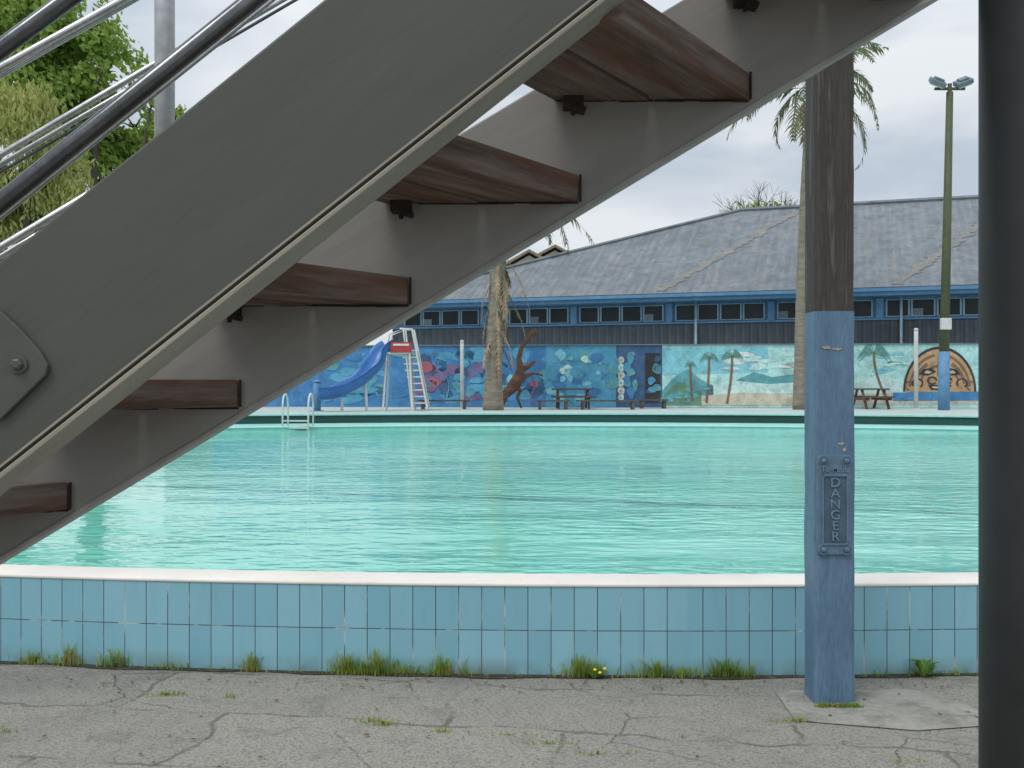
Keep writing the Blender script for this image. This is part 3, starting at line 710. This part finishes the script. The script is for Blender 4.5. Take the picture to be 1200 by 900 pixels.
def palm(px,D,top,wtr,crown_px,L,nf,label,skirt=None,seed=1,ll=.55):
    R.seed(seed)
    x0=(px-600)/1200*D; xt=(crown_px-600)/1200*D; zt_=H-(top-450)/1200*D
    e=thing('palm_tree',(x0,D,.72),label,'palm tree')
    mb=MB(); pts=[];rs=[]; n=40
    for i in range(n+1):
        s=i/n; pts.append(Vector((x0+(xt-x0)*s**2,D,.7+(zt_-.7)*s))); rs.append(wtr*(1.25-.25*min(1,s*6))*(1-.2*s)*(1+.06*(i%2)))
    mb.tube(pts,rs,12); mb.build('trunk','palmbark',e,smooth=True)
    mb=MB(); top_=pts[-1]
    for i in range(nf):
        k=i/nf; frond(mb,top_+Vector((0,0,R.uniform(-.2,.2))),i*2.399+R.uniform(-.2,.2),math.radians(75-100*k),L*R.uniform(.7,1.1),math.radians(R.uniform(70,125)),ll,28,0,.075,.12)
    mb.build('crown','palmleaf',e)
    mb=MB()
    if skirt:
        for i in range(60):
            z=H-(R.uniform(*skirt)-450)/1200*D; s=(z-.7)/(zt_-.7); xx=x0+(xt-x0)*s*s
            frond(mb,Vector((xx,D,z)),R.uniform(0,6.28),math.radians(R.uniform(-85,-50)),R.uniform(.9,2.2),math.radians(30),.22,14,0,.07,.2)
        frond(mb,top_,0.15,math.radians(-5),3.3,math.radians(60),.5,26,0,.07,.2)
    else:
        for i in range(6): frond(mb,top_+Vector((0,0,-.3)),R.uniform(0,6.28),math.radians(-40),1.5,math.radians(60),.3,14,0,.05)
    mb.build('dead_leaves','deadfrond',e)
    return e
palm(937,31.2,98,.17,952,3.3,24,'tall palm tree with slim trunk and ragged drooping fronds',seed=3,ll=.62)
palm(578,30.5,225,.25,592,3.1,20,'short palm tree with shaggy skirt of dead brown fronds',(290,395),seed=5)
R.seed(11)

# ---------------------------------------------------------------- broadleaf trees
def leafcloud(mb,blobs,n,size,droop=0,thr=-.1):
    wts=[b[1]*b[2]*b[3] for b in blobs]
    for _ in range(n):
        c,rx,ry,rz=R.choices(blobs,wts)[0]
        while True:
            d=Vector((R.gauss(0,1),R.gauss(0,1),R.gauss(0,1)))
            if d.length>.1: break
        d.normalize(); r=R.random()**.4*R.uniform(.8,1.2)
        p=Vector(c)+Vector((d.x*rx,d.y*ry,d.z*rz))*r
        if noise.noise(p*.8)<thr: continue
        nrm=(d+Vector((R.gauss(0,.6),R.gauss(0,.6),R.gauss(0,.6)+.3))).normalized()
        u_=nrm.cross(Vector((R.random(),R.random(),R.random()))).normalized(); v_=nrm.cross(u_)
        s=size*R.uniform(.5,1.2)
        if droop: u_=(Vector((R.gauss(0,.45),R.gauss(0,.45),-1))).normalized(); v_=nrm.cross(u_).normalized()*.5
        mb.add([p-u_*s,p+v_*s*.6,p+u_*s,p-v_*s*.6],[(0,1,2,3)])
def tree(px,D,blobpx,n,size,m_,label,droop=0,thr=-.1):
    x0=(px-600)/1200*D
    e=thing('broadleaf_tree',(x0,D,.0),label,'tree')
    bl=[(P(a,b_,D+R.uniform(-1.5,1.5)),rx*D/1200,rx*D/1200,ry*D/1200) for a,b_,rx,ry in blobpx]
    mb=MB(); fork=Vector((x0,D,4)); mb.tube([(x0,D,-.05),(x0+.1,D,2),fork],[.5,.4,.34],10)
    for c,rx,ry,rz in bl:
        mid=(fork+c)/2+Vector((R.uniform(-.5,.5),0,.4)); mb.tube([fork-Vector((0,0,.3)),mid,c],[.24,.13,.03],7)
        for _ in range(5):
            d=Vector((R.gauss(0,1)*rx,R.gauss(0,1)*ry,abs(R.gauss(0,1))*rz))*.35; mb.tube([c,c+d*.5+Vector((0,0,.1)),c+d],[.04,.025,.01],5)
    mb.build('trunk','bark',e,smooth=True)
    mb=MB(); leafcloud(mb,bl,n,size,droop,thr); mb.build('crown',m_,e)
tree(110,38,((85,35,58,42),(125,90,50,46),(158,150,44,36),(60,110,60,60),(188,162,30,22),(35,15,50,40),(178,120,14,12),(208,132,14,10),(120,180,50,40),(10,60,60,60),(120,45,28,22),(60,-10,40,30)),24000,.16,'leaf_dark','large green broadleaf tree beyond the pool')
tree(20,32,((15,150,52,50),(60,205,48,44),(0,230,60,60),(40,130,34,30),(86,240,32,34),(-60,180,60,70),(60,260,60,40)),24000,.15,'leaf_yellow','dense yellow green tree beyond the pool',1,-.25)
bt=thing('bare_tree',P(885,250,60),'sparse leafless tree top showing above the roof ridge','tree')
mb=MB()
def br_(p,d,L,r,dep):
    e=p+d*L; mb.tube([p,e],[r,r*.6],4,cap=False)
    if dep:
        for _ in range(3):
            br_(e,(d+Vector((R.gauss(0,.55),R.gauss(0,.4),R.gauss(0,.3)+.1))).normalized(),L*R.uniform(.6,.85),r*.6,dep-1)
b0=P(890,340,60); mb.tube([(b0.x,60,0),b0],[.3,.2],6)
for _ in range(5): br_(b0,Vector((R.gauss(0,.5),R.gauss(0,.3),1)).normalized(),1.9,.08,4)
mb.build('branch','bark',bt)
mb=MB(); leafcloud(mb,[(P(905,240,60),1.2,1,.4),(P(880,243,60),1.4,1,.4)],260,.12); mb.build('foliage','leaf_dark',bt)

# ---------------------------------------------------------------- pool-side things
DS=30.0
sd=thing('water_slide',P(450,478,DS),'blue playground slide with white ladder and red sign','slide')
path=[P(459,409,DS),P(452,414,DS-.1),P(446,424,DS-.2),P(437,438,DS-.4),P(424,450,DS-.6),P(408,459,DS-.8),P(392,465,DS-1.0),P(374,467,DS-1.1)]
fine=[]
for i in range(len(path)-1):
    p0=path[max(i-1,0)];p1=path[i];p2=path[i+1];p3=path[min(i+2,len(path)-1)]
    for k in range(5):
        t=k/5; fine.append(.5*((2*p1)+(p2-p0)*t+(2*p0-5*p1+4*p2-p3)*t*t+(3*p1-p0-3*p2+p3)*t**3))
fine.append(path[-1])
mb=MB(); ns=11
for i,p in enumerate(fine):
    t=(fine[min(i+1,len(fine)-1)]-fine[max(i-1,0)]).normalized(); sde=Vector((0,0,1)).cross(t).normalized(); upv=t.cross(sde).normalized()
    for layer in (0,1):
        for k in range(ns):
            a=math.pi*k/(ns-1); rr=.38-.04*layer
            mb.v.append(p-sde*math.cos(a)*rr+upv*(.30-math.sin(a)*rr*.95))
st2=2*ns
for i in range(len(fine)-1):
    for k in range(ns-1):
        mb.f.append([i*st2+k,i*st2+k+1,(i+1)*st2+k+1,(i+1)*st2+k]); mb.m.append(0)
        mb.f.append([i*st2+ns+k,(i+1)*st2+ns+k,(i+1)*st2+ns+k+1,i*st2+ns+k+1]); mb.m.append(0)
    for k in (0,ns-1): mb.f.append([i*st2+k,(i+1)*st2+k,(i+1)*st2+ns+k,i*st2+ns+k]); mb.m.append(0)
mb.build('chute','slide',sd,smooth=True)
mb=MB(); c=P(468,414,DS); mb.box(c,(.75,.8,.06)); mb.build('platform','white',sd)
for dx,dy in ((-.33,-.36),(.33,-.36),(-.33,.36),(.33,.36)):
    mb=MB(); mb.tube([c+Vector((dx,dy,.0)),Vector((c.x+dx*1.3,c.y+dy*1.2,.72))],.03,8); mb.build('support_leg','white',sd)
mb=MB()
for dy in (-.32,.32):
    mb.tube([P(470,386,DS)+Vector((0,dy,0)),P(484,386,DS)+Vector((0,dy,0)),P(502,479,DS)+Vector((0,dy,0))],.03,8)
    mb.tube([P(456,404,DS)+Vector((0,dy,0)),P(458,392,DS)+Vector((0,dy,0)),P(474,386,DS)+Vector((0,dy,0)),P(484,478,DS)+Vector((0,dy,0))],.026,8)
for i in range(9):
    a=P(471+i*1.8,412+i*7.6,DS); b_=P(488+i*1.7,412+i*7.6,DS); mb.prism([a+Vector((0,-.32,0)),b_+Vector((0,-.32,0)),b_+Vector((0,.32,0)),a+Vector((0,.32,0))],(0,0,.035))
mb.build('ladder','white',sd)
mb=MB(); mb.box(P(470,407,DS-.42),(.6,.03,.30)); mb.build('panel','red',sd)
mb=MB(); mb.box(P(470,404,DS-.44),(.46,.012,.06)); mb.build('panel_stripe','white',sd)
mb=MB(); mb.tube([P(400,464,DS-.9)+Vector((0,.1,-.05)),Vector((P(400,464,DS-.9).x,DS-.8,.72))],.04,8); mb.build('support_leg','white',sd)
mb=MB(); mb.tube([P(428,448,DS-.55),Vector((P(430,450,DS-.5).x,DS-.5,.72))],.04,8); mb.build('support_leg','white',sd)

def wpost(px,top,D,r,m_,label,name='white_post'):
    x=(px-600)/1200*D; e=thing(name,(x,D,.72),label,'post')
    mb=MB(); zt_=H-(top-450)/1200*D; mb.tube([(x,D,.70),(x,D,zt_-.02),(x,D,zt_)],[r,r,r*.8],14); mb.build('shaft',m_,e,smooth=True)
    mb=MB(); mb.tube([(x,D,.72),(x,D,.74)],r*1.8,14); mb.build('base_flange',m_,e)
    mb=MB(); mb.tube([(x,D,zt_),(x,D,zt_+.04),(x,D,zt_+.07)],[r*1.15,r*1.1,r*.4],14); mb.build('cap',m_,e,smooth=True)
wpost(541.5,401,32.5,.06,'white','white round post standing before the mural')
wpost(1073.5,387,32,.065,'white','tall white round post standing before the mural')
wpost(371.5,448,29.5,.11,'bldg_blue','short blue bollard post beside the slide','blue_post')

pl=thing('pool_ladder',P(350,500,25.0),'chrome handrail ladder on the far pool edge','pool ladder')
for dx in (0,.62):
    mb=MB(); b0=P(337,498,25.2)+Vector((dx,0,0)); pts=[]
    for i in range(9):
        a=math.pi*i/8; pts.append(b0+Vector((.0,-.25+.3*math.cos(a)+.0,.45+.32*math.sin(a))))
    pts=[b0+Vector((0,.05,-.1))]+pts+[b0+Vector((0,-.55,-.6))]
    mb.tube(pts,.022,8); mb.build('handrail','white',pl,smooth=True)
for dz in (-.22,-.05,.12):
    mb=MB(); b0=P(337,498,25.2); mb.box(b0+Vector((.31,-.53,dz)),(.62,.08,.03)); mb.build('step','white',pl)

DL=30.5
fx=(1106-600)/1200*DL; ftop=P(1113,108,DL)
fl=thing('floodlight_pole',(fx,DL,.72),'tall olive pole with twin floodlights and blue painted base','light pole')
zb_=H+(450-412)/1200*DL
mb=MB(); mb.tube([(fx+.01,DL,zb_),(fx+(ftop.x-fx)*.5,DL,5.8),ftop],[.145,.125,.10],14); mb.build('upper_shaft','olive',fl,smooth=True)
mb=MB(); mb.tube([(fx,DL,.7),(fx+.01,DL,zb_)],[.17,.16],14); mb.build('painted_base','bldg_blue',fl,smooth=True)
mb=MB(); mb.box(P(1105,380,DL)+Vector((0,-.2,0)),(.30,.16,.34)); mb.build('switch_box','white',fl,bevel=.02)
mb=MB(); mb.box(ftop+Vector((0,0,.1)),(.9,.08,.07)); mb.tube([ftop,ftop+Vector((0,0,.25))],.06,10); mb.build('crossarm','olive',fl)
for s_ in (-1,1):
    mb=MB(); rot=Matrix.Rotation(s_*-.35,3,'Y')@Matrix.Rotation(.5,3,'X'); c=ftop+Vector((s_*.38,-.05,.28))
    mb.box(c,(.48,.34,.14),0,rot); mb.box(c+rot@Vector((0,0,-.09)),(.40,.27,.05),1,rot); mb.box(c+rot@Vector((0,0,.10)),(.3,.2,.07),0,rot)
    mb.build('floodlight',['wallgrey','white'],fl,bevel=.015)

def picnic(px,D,label,L=1.5):
    x=(px-600)/1200*D; e=thing('picnic_table',(x,D,.72),label,'picnic table','picnic furniture along the mural')
    mb=MB(); hT=.72+.62
    for i in range(5): mb.box((x,D-.3+.15*i,hT),(L,.135,.05))
    mb.build('table_top','bench',e)
    for s_ in (-1,1):
        mb=MB(); mb.box((x,D+s_*.75,.72+.38),(L,.27,.05)); mb.build('seat','bench',e)
        mb=MB(); xx=x+s_*L*.36
        for t_ in (-1,1): mb.prism([(xx-.03,D+t_*.25,hT),(xx-.03,D+t_*.17,hT),(xx-.03,D+t_*.62,.72),(xx-.03,D+t_*.72,.72)],(.06,0,0))
        mb.box((xx,D,1.04),(.055,1.7,.09)); mb.build('leg','brown',e)
def bench(px,D,L,label):
    x=(px-600)/1200*D; e=thing('bench',(x,D,.72),label,'bench','low benches along the mural')
    mb=MB(); 
    for i in range(3): mb.box((x,D-.14+.14*i,.72+.27),(L,.12,.05))
    mb.build('seat','bench',e)
    for s_ in (-1,1):
        mb=MB(); mb.box((x+s_*L*.4,D,.72+.12),(.09,.36,.235)); mb.build('leg','bench',e)
picnic(671,32.4,'dark timber picnic table in front of the mural',1.3)
picnic(1020,32.2,'dark timber picnic table near the painted palm',.95)
bench(648,31.2,1.0,'low grey bench on the pool deck'); bench(712,31.2,1.9,'low grey bench on the pool deck'); bench(520,31.6,1.6,'low grey bench on the pool deck'); bench(765,32.6,.9,'low grey bench on the pool deck')

sc_=thing('creature_sculpture',P(606,478,31.6),'twisted reddish brown long necked creature sculpture on the deck','sculpture')
DQ=31.6
def sp2_(pts,rs,name):
    P3=[P(x,y,DQ-.0) for x,y in pts]; mb=MB(); mb.tube(P3,rs,10); mb.build(name,'brown',sc_,smooth=True)
sp2_(((574,474),(584,469),(594,462),(602,452),(608,443),(610,432),(608,420),(611,408),(617,399),(623,392),(628,388),(632,391)),[.03,.07,.12,.20,.20,.13,.085,.07,.07,.10,.09,.03],'body')
for L_ in (((606,444),(616,441),(625,437),(636,440)),((602,450),(610,458),(606,466),(611,478)),((598,454),(590,460),(593,468),(588,478)),((610,432),(619,430),(627,423))):
    sp2_(L_,[.10,.07,.05,.03][:len(L_)],'limb')

# ---------------------------------------------------------------- camera, light, world
cam=bpy.data.cameras.new('camera'); co=bpy.data.objects.new('camera',cam); COL.objects.link(co)
co.location=(0,0,H); co.rotation_euler=(math.radians(90),0,0); cam.sensor_width=36; cam.lens=36; cam.clip_start=.05; cam.clip_end=3000
scene.camera=co
sun=bpy.data.lights.new('sun','SUN'); sun.energy=1.35; sun.angle=math.radians(25); sun.color=(1,.97,.92)
so=bpy.data.objects.new('sun',sun); COL.objects.link(so)
EL_,AZ=math.radians(55),math.radians(-140)
dirv=Vector((math.sin(AZ)*math.cos(EL_),math.cos(AZ)*math.cos(EL_),math.sin(EL_)))
so.rotation_euler=(-dirv).to_track_quat('-Z','Y').to_euler()
w=bpy.data.worlds.new('World'); scene.world=w; w.use_nodes=True; nt=w.node_tree
bg=nt.nodes['Background']
sk=nt.nodes.new('ShaderNodeTexSky'); sk.sky_type='NISHITA'; sk.sun_disc=False; sk.sun_elevation=EL_; sk.sun_rotation=AZ
tc=nt.nodes.new('ShaderNodeTexCoord'); mp=nt.nodes.new('ShaderNodeMapping'); nt.links.new(tc.outputs['Generated'],mp.inputs[0]); mp.inputs['Scale'].default_value=(1,1,3.2); mp.inputs['Location'].default_value=(.3,0,.2)
f=ramp(nt,noise_n(nt,mp.outputs[0],3.2,6,.5,.4),.38,.62)
cl=mixc(nt,f,(.54,.61,.70),(.84,.87,.90))
sz=nt.nodes.new('ShaderNodeSeparateXYZ'); nt.links.new(tc.outputs['Generated'],sz.inputs[0])
gz=ramp(nt,sz.outputs[2],.22,1.0,1.0,1.7)
vm=nt.nodes.new('ShaderNodeVectorMath'); vm.operation='SCALE'; nt.links.new(cl,vm.inputs[0]); nt.links.new(gz,vm.inputs['Scale'])
skm=mixc(nt,1.0,sk.outputs[0],(.1,.1,.1),'MULTIPLY')
fin=mixc(nt,.9,skm,vm.outputs[0])
nt.links.new(fin,bg.inputs[0]); bg.inputs[1].default_value=1.0
scene.view_settings.view_transform='Standard'; scene.view_settings.look='None'; scene.view_settings.exposure=0
